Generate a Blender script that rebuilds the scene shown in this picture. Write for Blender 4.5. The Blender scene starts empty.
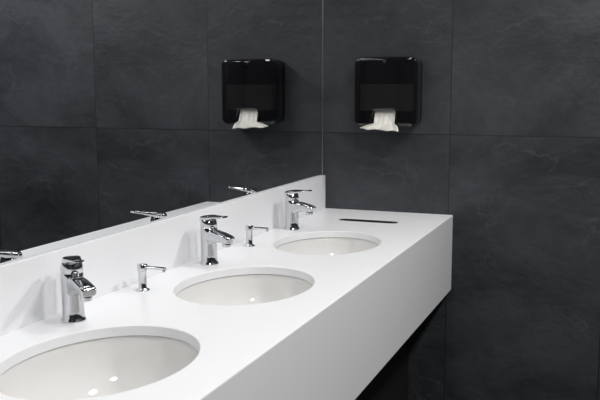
import bpy, bmesh, math
from mathutils import Vector, Matrix

# ------------------------------------------------------------------ materials
def new_mat(name):
    m = bpy.data.materials.new(name); m.use_nodes = True
    nt = m.node_tree
    return m, nt, nt.nodes['Principled BSDF']

def simple(name, col, rough=0.5, metal=0.0, bump=0.0, scale=40, coat=0.0, var=0.0, spec=0.5):
    m, nt, b = new_mat(name)
    b.inputs['Base Color'].default_value = (*col, 1)
    b.inputs['Roughness'].default_value = rough
    b.inputs['Metallic'].default_value = metal
    b.inputs['Specular IOR Level'].default_value = spec
    b.inputs['Coat Weight'].default_value = coat
    tc = nt.nodes.new('ShaderNodeTexCoord')
    n = nt.nodes.new('ShaderNodeTexNoise'); n.inputs['Scale'].default_value = scale
    n.inputs['Detail'].default_value = 6
    nt.links.new(tc.outputs['Object'], n.inputs['Vector'])
    if var > 0:
        r = nt.nodes.new('ShaderNodeMix'); r.data_type = 'RGBA'
        r.inputs['A'].default_value = (*[c*(1-var) for c in col], 1)
        r.inputs['B'].default_value = (*[min(1, c*(1+var)) for c in col], 1)
        nt.links.new(n.outputs['Fac'], r.inputs['Factor'])
        nt.links.new(r.outputs['Result'], b.inputs['Base Color'])
    if bump > 0:
        bp = nt.nodes.new('ShaderNodeBump'); bp.inputs['Strength'].default_value = bump
        bp.inputs['Distance'].default_value = 0.002
        nt.links.new(n.outputs['Fac'], bp.inputs['Height'])
        nt.links.new(bp.outputs['Normal'], b.inputs['Normal'])
    return m

def slate(name, axis, off_u, off_z, tw=0.6, th=1.2, c0=(0.011,0.0122,0.0145), c1=(0.052,0.0565,0.0640)):
    """large-format slate tile; axis = horizontal world axis index"""
    m, nt, b = new_mat(name)
    N, L = nt.nodes, nt.links
    tc = N.new('ShaderNodeTexCoord')
    sep = N.new('ShaderNodeSeparateXYZ'); L.new(tc.outputs['Object'], sep.inputs[0])
    def math_(op, a, bb=None):
        n = N.new('ShaderNodeMath'); n.operation = op
        for i, v in enumerate((a, bb)):
            if v is None: continue
            if isinstance(v, (int, float)): n.inputs[i].default_value = v
            else: L.new(v, n.inputs[i])
        return n.outputs[0]
    u = math_('DIVIDE', math_('SUBTRACT', sep.outputs[axis], off_u), tw)
    v = math_('DIVIDE', math_('SUBTRACT', sep.outputs[2], off_z), th)
    iu, iv = math_('FLOOR', u), math_('FLOOR', v)
    fu, fv = math_('FRACT', u), math_('FRACT', v)
    du = math_('MULTIPLY', math_('MINIMUM', fu, math_('SUBTRACT', 1.0, fu)), tw)
    dv = math_('MULTIPLY', math_('MINIMUM', fv, math_('SUBTRACT', 1.0, fv)), th)
    d = math_('MINIMUM', du, dv)
    joint = math_('LESS_THAN', d, 0.0018)
    comb = N.new('ShaderNodeCombineXYZ'); L.new(iu, comb.inputs[0]); L.new(iv, comb.inputs[1])
    wn = N.new('ShaderNodeTexWhiteNoise'); wn.noise_dimensions = '3D'; L.new(comb.outputs[0], wn.inputs['Vector'])
    sc = N.new('ShaderNodeVectorMath'); sc.operation = 'SCALE'; sc.inputs['Scale'].default_value = 9.0
    L.new(wn.outputs['Color'], sc.inputs[0])
    add0 = N.new('ShaderNodeVectorMath'); add0.operation = 'ADD'
    L.new(tc.outputs['Object'], add0.inputs[0]); L.new(sc.outputs[0], add0.inputs[1])
    mp = N.new('ShaderNodeMapping')
    rot = [0, 0, 0]; rot[1 if axis == 0 else 0] = math.radians(28)
    mp.inputs['Rotation'].default_value = rot
    mp.inputs['Scale'].default_value = (1.0, 1.0, 1.5)
    L.new(add0.outputs[0], mp.inputs['Vector'])
    src = mp.outputs[0]
    def noise(scale, det, ro, dist):
        n = N.new('ShaderNodeTexNoise'); n.inputs['Scale'].default_value = scale
        n.inputs['Detail'].default_value = det; n.inputs['Roughness'].default_value = ro
        n.inputs['Distortion'].default_value = dist
        L.new(src, n.inputs['Vector']); return n.outputs['Fac']
    n1 = noise(2.4, 13, 0.62, 0.5)
    n2 = noise(1.3, 8, 0.58, 0.3)
    n3 = noise(3.0, 3, 0.5, 0.0)
    nf = noise(26.0, 8, 0.68, 0.2)
    saw = math_('FRACT', math_('MULTIPLY', n2, 7.0))
    edge = N.new('ShaderNodeMapRange'); edge.inputs['From Min'].default_value = 0.90
    edge.inputs['From Max'].default_value = 0.995
    L.new(saw, edge.inputs['Value'])
    gate = N.new('ShaderNodeMapRange'); gate.inputs['From Min'].default_value = 0.48; gate.inputs['From Max'].default_value = 0.64
    L.new(n3, gate.inputs['Value'])
    line = math_('MULTIPLY', edge.outputs[0], gate.outputs[0])
    ramp = N.new('ShaderNodeValToRGB')
    ramp.color_ramp.elements[0].position = 0.32; ramp.color_ramp.elements[0].color = (*c0, 1)
    ramp.color_ramp.elements[1].position = 0.68; ramp.color_ramp.elements[1].color = (*c1, 1)
    L.new(math_('ADD', math_('MULTIPLY', n1, 0.78), math_('MULTIPLY', nf, 0.22)), ramp.inputs['Fac'])
    mx = N.new('ShaderNodeMix'); mx.data_type = 'RGBA'
    L.new(math_('MULTIPLY', line, 0.28), mx.inputs['Factor'])
    L.new(ramp.outputs['Color'], mx.inputs['A']); mx.inputs['B'].default_value = (0.095, 0.10, 0.11, 1)
    mj = N.new('ShaderNodeMix'); mj.data_type = 'RGBA'
    L.new(math_('MULTIPLY', joint, 0.8), mj.inputs['Factor']); L.new(mx.outputs['Result'], mj.inputs['A'])
    mj.inputs['B'].default_value = (0.007, 0.007, 0.008, 1)
    L.new(mj.outputs['Result'], b.inputs['Base Color'])
    b.inputs['Roughness'].default_value = 0.52
    b.inputs['Specular IOR Level'].default_value = 0.42
    h = math_('ADD', math_('MULTIPLY', n1, 1.0), math_('MULTIPLY', math_('MULTIPLY', saw, gate.outputs[0]), 0.18))
    h = math_('ADD', h, math_('MULTIPLY', nf, 0.14))
    h = math_('SUBTRACT', h, math_('MULTIPLY', joint, 0.3))
    bp = N.new('ShaderNodeBump'); bp.inputs['Strength'].default_value = 0.7; bp.inputs['Distance'].default_value = 0.010
    L.new(h, bp.inputs['Height']); L.new(bp.outputs['Normal'], b.inputs['Normal'])
    return m

M_white = simple('solid_surface_white', (0.86, 0.865, 0.88), 0.33, var=0.01, scale=200)
M_basin = simple('basin_ceramic', (0.77, 0.76, 0.745), 0.05, var=0.01, coat=0.8)
M_chrome = simple('chrome', (0.66, 0.67, 0.69), 0.03, metal=1.0, var=0.01)
M_steel = simple('brushed_steel', (0.45, 0.45, 0.46), 0.3, metal=1.0, var=0.05)
M_black = simple('black_gloss_plastic', (0.005, 0.005, 0.006), 0.08, var=0.1, coat=0.8)
# smoked, very slightly see-through cover
nt = M_black.node_tree
tr = nt.nodes.new('ShaderNodeBsdfTransparent'); ms = nt.nodes.new('ShaderNodeMixShader'); ms.inputs[0].default_value = 0.10
nt.links.new(nt.nodes['Principled BSDF'].outputs[0], ms.inputs[1]); nt.links.new(tr.outputs[0], ms.inputs[2])
nt.links.new(ms.outputs[0], nt.nodes['Material Output'].inputs[0])
M_blackm = simple('black_matte_plastic', (0.008, 0.008, 0.009), 0.40, var=0.1)
M_dark = simple('dark_void', (0.01, 0.01, 0.01), 0.6, var=0.1)
M_paper = simple('tissue_paper', (0.80, 0.78, 0.72), 0.9, bump=0.4, scale=60, var=0.05)
M_mirror = simple('mirror_silver', (0.80, 0.81, 0.82), 0.0, metal=1.0)
M_ceil = simple('ceiling_paint', (0.08, 0.08, 0.08), 0.8, bump=0.1, var=0.03)
M_panel = simple('under_counter_dark', (0.010, 0.010, 0.011), 0.5, var=0.2)
M_slate_end = slate('slate_end', 0, 0.543, 1.174)
M_slate_side = slate('slate_side', 1, -0.57, 1.174)
M_floor = simple('floor_tile_dark', (0.03, 0.031, 0.033), 0.4, bump=0.2, var=0.3, scale=6)
def emis(name, col, s):
    m, nt, b = new_mat(name)
    b.inputs['Base Color'].default_value = (0.9,0.9,0.9,1)
    b.inputs['Emission Color'].default_value = (*col,1); b.inputs['Emission Strength'].default_value = s
    return m
M_lamp = emis('lamp_diffuser', (1,0.98,0.95), 4.0)

# ------------------------------------------------------------------ mesh helpers
class MB:
    def __init__(s): s.bm = bmesh.new(); s.mats = []
    def mi(s, m):
        if m not in s.mats: s.mats.append(m)
        return s.mats.index(m)
    def face(s, vs, m, smooth=False):
        try: f = s.bm.faces.new(vs)
        except ValueError: return None
        f.material_index = s.mi(m); f.smooth = smooth; return f
    def v(s, *c): return s.bm.verts.new(c if len(c) == 3 else c[0])
    def box(s, lo, hi, m, bevel=0.0):
        r = bmesh.ops.create_cube(s.bm, size=1)
        vs = r['verts']
        for v in vs:
            v.co = Vector([lo[i] + (v.co[i]+0.5)*(hi[i]-lo[i]) for i in range(3)])
        fs = set(f for v in vs for f in v.link_faces)
        for f in fs: f.material_index = s.mi(m)
        if bevel > 0:
            es = list(set(e for v in vs for e in v.link_edges))
            rr = bmesh.ops.bevel(s.bm, geom=es, offset=bevel, segments=3, profile=0.5, affect='EDGES')
            for f in rr['faces']: f.material_index = s.mi(m); f.smooth = True
    def rings(s, rings, m, cap0=True, cap1=True, smooth=True):
        R = [[s.v(p) for p in r] for r in rings]
        n = len(R[0])
        for a, b in zip(R[:-1], R[1:]):
            for i in range(n):
                s.face([a[i], a[(i+1) % n], b[(i+1) % n], b[i]], m, smooth)
        if cap0: s.face(R[0][::-1], m)
        if cap1: s.face(R[-1], m)
        return R
    def lathe(s, prof, m, c=(0,0,0), n=40, cap0=True, cap1=True, axis=None):
        rings = []
        q = Matrix.Identity(3)
        if axis is not None: q = Vector((0,0,1)).rotation_difference(Vector(axis)).to_matrix()
        for r, z in prof:
            rings.append([Vector(c) + q @ Vector((r*math.cos(2*math.pi*i/n), r*math.sin(2*math.pi*i/n), z)) for i in range(n)])
        return s.rings(rings, m, cap0, cap1)
    def loft(s, st, m, n=28, sub=6, p=3.0, rz=0.0):
        """st: list of (x, z, angle, width, height) sections in xz plane"""
        pts = []
        q = Matrix.Rotation(rz, 3, 'Z')
        def cr(a,b,c,d,t):
            return [0.5*((2*b[k])+(-a[k]+c[k])*t+(2*a[k]-5*b[k]+4*c[k]-d[k])*t*t+(-a[k]+3*b[k]-3*c[k]+d[k])*t**3) for k in range(len(a))]
        for i in range(len(st)-1):
            a = st[max(i-1,0)]; b = st[i]; c = st[i+1]; d = st[min(i+2,len(st)-1)]
            for k in range(sub): pts.append(cr(a,b,c,d,k/sub))
        pts.append(list(st[-1]))
        rings = []
        for x, z, ang, w, h in pts:
            up = Vector((-math.sin(ang), 0, math.cos(ang))); r = []
            for i in range(n):
                t = 2*math.pi*i/n; ct, sn = math.cos(t), math.sin(t)
                a = math.copysign(abs(ct)**(2/p), ct)*w/2; b = math.copysign(abs(sn)**(2/p), sn)*h/2
                r.append(q @ (Vector((x, 0, z)) + Vector((0,1,0))*a + up*b))
            rings.append(r)
        s.rings(rings, m)
    def obj(s, name, loc=(0,0,0), rotz=0, parent=None, fix=True):
        if fix: bmesh.ops.recalc_face_normals(s.bm, faces=s.bm.faces[:])
        me = bpy.data.meshes.new(name); s.bm.to_mesh(me); s.bm.free()
        for m in s.mats: me.materials.append(m)
        o = bpy.data.objects.new(name, me); bpy.context.collection.objects.link(o)
        o.location = loc; o.rotation_euler[2] = rotz
        if parent: o.parent = parent
        return o

# ------------------------------------------------------------------ room shell
RX, RY, RZ = 2.3, -4.3, 2.7
def wallbox(name, lo, hi, m):
    b = MB(); b.box(lo, hi, m); return b.obj(name)
wallbox('wall_end', (-0.1, 0, 0), (RX+0.1, 0.1, RZ), M_slate_end)
wallbox('wall_left', (-0.1, RY, 0), (-0.006, 0, RZ), M_slate_side)
wallbox('wall_right', (RX, RY, 0), (RX+0.1, 0, RZ), M_slate_side)
wallbox('wall_rear', (-0.1, RY-0.1, 0), (RX+0.1, RY, RZ), M_slate_end)
wallbox('floor', (-0.1, RY-0.1, -0.1), (RX+0.1, 0.1, 0), M_floor)
wallbox('ceiling', (-0.1, RY-0.1, RZ), (RX+0.1, 0.1, RZ+0.1), M_ceil)

b = MB(); b.box((-0.006, -3.6, 0.992), (0.0, -0.003, 2.35), M_mirror)
b.obj('wall_mirror')
b = MB(); b.box((-0.006, -0.0029, 0.992), (0.0022, -0.0001, 2.35), M_steel)
b.obj('trim_1')

# ------------------------------------------------------------------ counter
ZT = 0.85; ZB = 0.828
CX0, CX1 = 0.0, 0.562
Y_END = -2.78
SA, SB, SX = 0.172, 0.222, 0.290
SY = [-0.750, -1.390, -2.030]
cb = MB()
def plate(x0, x1, y0, y1, cx, cy, a, bb, p=2.0):
    angs = [2*math.pi*i/128 for i in range(128)]
    for X in (x0, x1):
        for Y in (y0, y1): angs.append(math.atan2(Y-cy, X-cx) % (2*math.pi))
    angs = sorted(angs)
    out, r0, r1, r2, ob = [], [], [], [], []
    for t in angs:
        c, s_ = math.cos(t), math.sin(t)
        k = 1e9
        if c > 1e-9: k = min(k, (x1-cx)/c)
        if c < -1e-9: k = min(k, (x0-cx)/c)
        if s_ > 1e-9: k = min(k, (y1-cy)/s_)
        if s_ < -1e-9: k = min(k, (y0-cy)/s_)
        ox, oy = cx+c*k, cy+s_*k
        def ell(e):
            A, B = a+e, bb+e
            r = (abs(c/A)**p + abs(s_/B)**p)**(-1/p)
            return cx+c*r, cy+s_*r
        out.append(cb.v(ox, oy, ZT)); ob.append(cb.v(ox, oy, ZB))
        x, y = ell(0.0015); r0.append(cb.v(x, y, ZT))
        x, y = ell(0.0); r1.append(cb.v(x, y, ZT-0.0015))
        r2.append(cb.v(x, y, ZB))
    n = len(angs)
    for i in range(n):
        j = (i+1) % n
        cb.face([out[i], out[j], r0[j], r0[i]], M_white)
        cb.face([r0[i], r0[j], r1[j], r1[i]], M_white)
        cb.face([r1[i], r1[j], r2[j], r2[i]], M_white)
        cb.face([r2[i], r2[j], ob[j], ob[i]], M_white)
XF = 0.559
plate(CX0, XF, -0.435, 0.0, 0.285, -0.268, 0.118, 0.030, 5.0)
bounds = [-0.435, -1.075, -1.715, -2.355]
for k, sy in enumerate(SY):
    plate(CX0, XF, bounds[k+1], bounds[k], SX, sy, SA, SB)
def quad(pts, m=M_white): cb.face([cb.v(p) for p in pts], m)
quad([(CX0, Y_END, ZT), (XF, Y_END, ZT), (XF, -2.355, ZT), (CX0, -2.355, ZT)])
quad([(CX0, Y_END, ZB), (XF, Y_END, ZB), (XF, -2.355, ZB), (CX0, -2.355, ZB)])
prof = [(XF, ZT), (0.5607, 0.8494), (0.5616, 0.8482), (CX1, 0.8465), (CX1, 0.542), (0.5605, 0.540), (0.540, 0.540), (0.540, ZB)]
A = [cb.v(x, Y_END, z) for x, z in prof]; B = [cb.v(x, 0.0, z) for x, z in prof]
for i in range(len(prof)-1): cb.face([A[i], A[i+1], B[i+1], B[i]], M_white)
quad([(CX0, Y_END, ZT), (XF, Y_END, ZT), (CX1, Y_END, 0.8465), (CX1, Y_END, 0.54), (CX0, Y_END, 0.54)])
counter = cb.obj('washbasin_counter', fix=False)
b = MB(); b.box((0.0, Y_END, ZT), (0.014, 0.0, 0.992), M_white, bevel=0.0012)
b.obj('backsplash')

b = MB(); b.box((0.0, -2.70, 0.0), (0.39, 0.0, 0.60), M_panel, bevel=0.002)  # near-black recessed panel, filled in as a block below the counter
b.obj('under_counter_panel')

# waste slot (built into the counter top)
b = MB()
def ringpts(a, bb, z, p=5.0, n=96):
    r = []
    for i in range(n):
        t = 2*math.pi*i/n; c, s_ = math.cos(t), math.sin(t)
        k = (abs(c/a)**p + abs(s_/bb)**p)**(-1/p)
        r.append((c*k, s_*k, z))
    return r
b.rings([ringpts(0.1178, 0.0298, -0.03), ringpts(0.1178, 0.0298, -0.0008), ringpts(0.1170, 0.029, -0.0002),
         ringpts(0.1155, 0.0275, -0.0004), ringpts(0.115, 0.027, -0.0014)], M_steel, False, False)
b.rings([ringpts(0.115, 0.027, -0.0014), ringpts(0.114, 0.026, -0.2)], M_dark, False, True)
b.obj('waste_chute_slot', (0.285, -0.268, ZT), parent=counter)

# ------------------------------------------------------------------ basins
for sy in SY:
    b = MB(); rings = []
    D = 0.155
    def er(sx, sy_, z, n=96): return [(sx*math.cos(2*math.pi*i/n), sy_*math.sin(2*math.pi*i/n), z) for i in range(n)]
    zr = ZB - ZT - 0.0005
    rings.append(er(SA+0.03, SB+0.03, zr-0.012))
    rings.append(er(SA+0.03, SB+0.03, zr))
    rings.append(er(SA+0.006, SB+0.006, zr))
    rings.append(er(SA+0.003, SB+0.003, zr-0.003))
    K = 22
    for k in range(1, K+1):
        t = k/K*math.pi/2*0.93
        f = math.cos(t)**0.72
        rings.append(er((SA+0.002)*f, (SB+0.002)*f, zr-0.003-D*math.sin(t)))
    b.rings(rings, M_basin, False, True)
    o2 = [er(SA+0.03, SB+0.03, zr-0.012), er(SA+0.015, SB+0.015, zr-0.014)]
    for k in range(2, 13):
        t = k/12*math.pi/2*0.95; f = math.cos(t)**0.6
        o2.append(er((SA+0.015)*f, (SB+0.015)*f, zr-0.003-(D+0.012)*math.sin(t)))
    b.rings(o2, M_basin, False, True)
    zb = zr-0.003-D
    b.lathe([(0.034, zb-0.001), (0.034, zb+0.004), (0.031, zb+0.006), (0.024, zb+0.005), (0.022, zb+0.001)], M_chrome, n=32)
    b.lathe([(0.019, zb+0.002), (0.019, zb+0.007), (0.012, zb+0.009), (0.001, zb+0.0095)], M_chrome, n=32)
    b.obj('washbasin', (SX, sy, ZT))

# ------------------------------------------------------------------ faucets
def faucet(loc, rz, lev=0.0):
    b = MB()
    b.lathe([(0.0275, 0), (0.0275, 0.003), (0.0262, 0.005), (0.0245, 0.010), (0.0235, 0.03), (0.0235, 0.06),
             (0.0245, 0.095), (0.0245, 0.1065), (0.0236, 0.1072), (0.0236, 0.1087), (0.0247, 0.1095), (0.0245, 0.120),
             (0.0225, 0.129), (0.0175, 0.135), (0.009, 0.1382), (0.001, 0.139)], M_chrome, n=48)
    # spout: deep at the root, tapering, cut off obliquely at the tip
    b.loft([(0.000, 0.076, 0.0, 0.038, 0.054), (0.022, 0.082, 0.0, 0.038, 0.044), (0.046, 0.0855, -0.03, 0.037, 0.033),
            (0.070, 0.0845, -0.10, 0.036, 0.026), (0.086, 0.0820, -0.22, 0.035, 0.023), (0.0935, 0.0800, -0.30, 0.033, 0.019),
            (0.0955, 0.0795, -0.32, 0.029, 0.014)], M_chrome, p=3.6)
    b.lathe([(0.0115, -0.012), (0.0125, -0.011), (0.0125, 0.004)], M_chrome, c=(0.078, 0, 0.073), n=28)
    b.lathe([(0.009, -0.0126), (0.009, -0.011)], M_blackm, c=(0.078, 0, 0.073), n=28)
    # lever
    b.loft([(-0.024, 0.128, 0.10, 0.026, 0.010), (-0.018, 0.131, 0.10, 0.038, 0.018), (0.006, 0.136, 0.10, 0.041, 0.018), (0.028, 0.140, 0.12, 0.034, 0.012),
            (0.058, 0.1440, 0.12, 0.026, 0.008), (0.078, 0.1465, 0.12, 0.023, 0.0065), (0.082, 0.1469, 0.12, 0.017, 0.004)], M_chrome, p=3.5, rz=lev)
    return b.obj('faucet', loc, rz)
faucet((0.083, -0.555, ZT), math.radians(-14))
faucet((0.083, -1.200, ZT), math.radians(-22), math.radians(-6))
faucet((0.082, -1.836, ZT), math.radians(-32), math.radians(-10))

def soap(loc, rz):
    b = MB()
    b.lathe([(0.018, 0), (0.018, 0.0025), (0.0165, 0.0045), (0.0115, 0.006), (0.0105, 0.008), (0.0105, 0.050),
             (0.0108, 0.0505), (0.0125, 0.0515), (0.0128, 0.054), (0.0128, 0.0665), (0.0120, 0.068), (0.001, 0.0683)], M_chrome, n=36)
    b.loft([(0.0, 0.0605, 0.0, 0.0100, 0.0095), (0.030, 0.0608, 0.0, 0.0095, 0.009), (0.060, 0.0612, 0.0, 0.0090, 0.0085),
            (0.070, 0.0613, 0.0, 0.0088, 0.0080)], M_chrome, p=2.0)
    b.lathe([(0.0035, -0.0055), (0.0035, 0.0)], M_chrome, c=(0.065, 0, 0.0578), n=16)
    return b.obj('soap_dispenser', loc, rz)
for y in (-0.907, -1.546):
    soap((0.076, y, ZT), math.radians(-4))

# ------------------------------------------------------------------ paper towel dispenser
root = bpy.data.objects.new('paper_towel_dispenser', None); bpy.context.collection.objects.link(root)
root.location = (0.299, 0, 1.345)
W, H = 0.130, 0.138
def zt(x, w, h, R):
    e = abs(x) - (w-R)
    return h if e <= 0 else h - (R - math.sqrt(max(0, R*R - e*e)))
def zbm(x, w, h, R, notch):
    ax = abs(x); e = ax - (w-R)
    z = -h if e <= 0 else -h + 1.35*(R - math.sqrt(max(0, R*R - e*e)))
    if notch and ax < 0.060:
        t = min(1, max(0, (0.060-ax)/0.018)); t = t*t*(3-2*t)
        z = -h + 0.060*t
    return z
def shell(name, w, h, R, ybase, yfront, rr, m, notch, bulge):
    b = MB()
    xs = []
    for k in range(9): xs.append(-w + R*(1-math.cos(k/8*math.pi/2)))
    for k in range(1, 60): xs.append(-w+R + (2*w-2*R)*k/60)
    xs += [-x for x in xs[:9][::-1]]
    ts = [0, .15, .35, .6, .8, 1.0]
    def yf(x, d):
        y = yfront + bulge*((x/w)**2)
        if d < rr: y += rr - math.sqrt(max(0, rr*rr - (rr-d)**2))
        return y
    G = []
    for x in xs:
        a, c = zbm(x, w, h, R, notch), zt(x, w, h, R)
        zs = [a + t*rr for t in ts]; zs += [a+rr + (c-a-2*rr)*k/20 for k in range(1, 20)]; zs += [c - t*rr for t in ts[::-1]]
        col = []
        for z in zs:
            d = min(w-abs(x), c-z, z-a)
            col.append(b.v(x, yf(x, d), z))
        G.append(col)
    for i in range(len(G)-1):
        for j in range(len(G[0])-1):
            b.face([G[i][j], G[i+1][j], G[i+1][j+1], G[i][j+1]], m, True)
    loop = [g[0] for g in G] + G[-1][1:] + [g[-1] for g in G[::-1]][1:] + G[0][::-1][1:-1]
    back = [b.v(v.co.x, ybase, v.co.z) for v in loop]
    n = len(loop)
    for i in range(n): b.face([loop[i], loop[(i+1) % n], back[(i+1) % n], back[i]], m, True)
    if not notch: b.face(back, m)
    return b.obj(name, parent=root)
shell('back_tray', W-0.004, H-0.004, 0.024, 0.0, -0.045, 0.003, M_blackm, False, 0.0)
shell('front_cover', W, H, 0.028, -0.047, -0.115, 0.014, M_black, True, 0.013)
b = MB(); b.lathe([(0.006, 0), (0.006, 0.002), (0.004, 0.003), (0.001, 0.003)], M_blackm, c=(0, -0.1145, H-0.020), axis=(0,-1,0), n=20); b.obj('lock', parent=root)
b = MB(); b.box((-0.105, -0.094, -H+0.062), (0.105, -0.050, 0.03), M_paper, 0.003); b.obj('paper_stack', parent=root)
b = MB()
G = []
rows = 18; cols = 28
for r_ in range(rows+1):
    t = r_/rows
    z = -H + 0.066 - t*0.079
    k = max(0, (t-0.70)/0.30)
    hw = 0.042 + 0.040*k**0.55
    row = []
    for c_ in range(cols+1):
        s_ = -1 + 2*c_/cols
        y = -0.090 - 0.028*t - 0.006*math.sin(s_*5+t*3)*t - 0.004*math.sin(s_*13+2*t)*t
        dz = -0.005*k*s_ + 0.002*math.cos(s_*7+1)*k
        row.append(b.v(s_*hw - 0.018*k, y, z + dz))
    G.append(row)
for r_ in range(rows):
    for c_ in range(cols): b.face([G[r_][c_], G[r_][c_+1], G[r_+1][c_+1], G[r_+1][c_]], M_paper, True)
o = b.obj('paper_towel', parent=root)
md = o.modifiers.new('thick', 'SOLIDIFY'); md.thickness = 0.0012

# ------------------------------------------------------------------ lights
def ceiling_lamp(x, y, sx, sy, power):
    b = MB()
    b.box((-sx/2-0.015, -sy/2-0.015, -0.012), (sx/2+0.015, sy/2+0.015, 0.0), M_steel, 0.002)
    b.box((-sx/2, -sy/2, -0.014), (sx/2, sy/2, -0.004), M_lamp)
    o = b.obj('ceiling_light', (x, y, RZ))
    l = bpy.data.lights.new('lamp', 'AREA'); l.shape = 'RECTANGLE'; l.size = sx; l.size_y = sy
    l.energy = power; l.color = (1.0, 0.99, 0.98)
    lo = bpy.data.objects.new('lamp', l); bpy.context.collection.objects.link(lo); lo.parent = o; lo.location = (0,0,-0.02)
ceiling_lamp(1.75, -0.75, 0.25, 0.25, 27)
ceiling_lamp(1.75, -1.95, 0.25, 0.25, 25)
ceiling_lamp(1.75, -3.15, 0.25, 0.25, 25)
ceiling_lamp(0.50, -1.40, 0.08, 2.2, 6.5)

w = bpy.data.worlds.new('World'); bpy.context.scene.world = w; w.use_nodes = True
w.node_tree.nodes['Background'].inputs[0].default_value = (0.5,0.52,0.55,1)
w.node_tree.nodes['Background'].inputs[1].default_value = 0.1
bpy.context.scene.view_settings.view_transform = 'Standard'

# ------------------------------------------------------------------ camera
cam = bpy.data.cameras.new('camera'); co = bpy.data.objects.new('camera', cam)
bpy.context.collection.objects.link(co)
cam.sensor_width = 36; cam.lens = 820/600*36
co.location = (1.184, -3.285, 1.35)
co.rotation_euler = (math.radians(90-7.6), 0, math.radians(21.4))
cam.dof.use_dof = True; cam.dof.focus_distance = 2.7; cam.dof.aperture_fstop = 9.0
cam.clip_start = 0.02
bpy.context.scene.camera = co
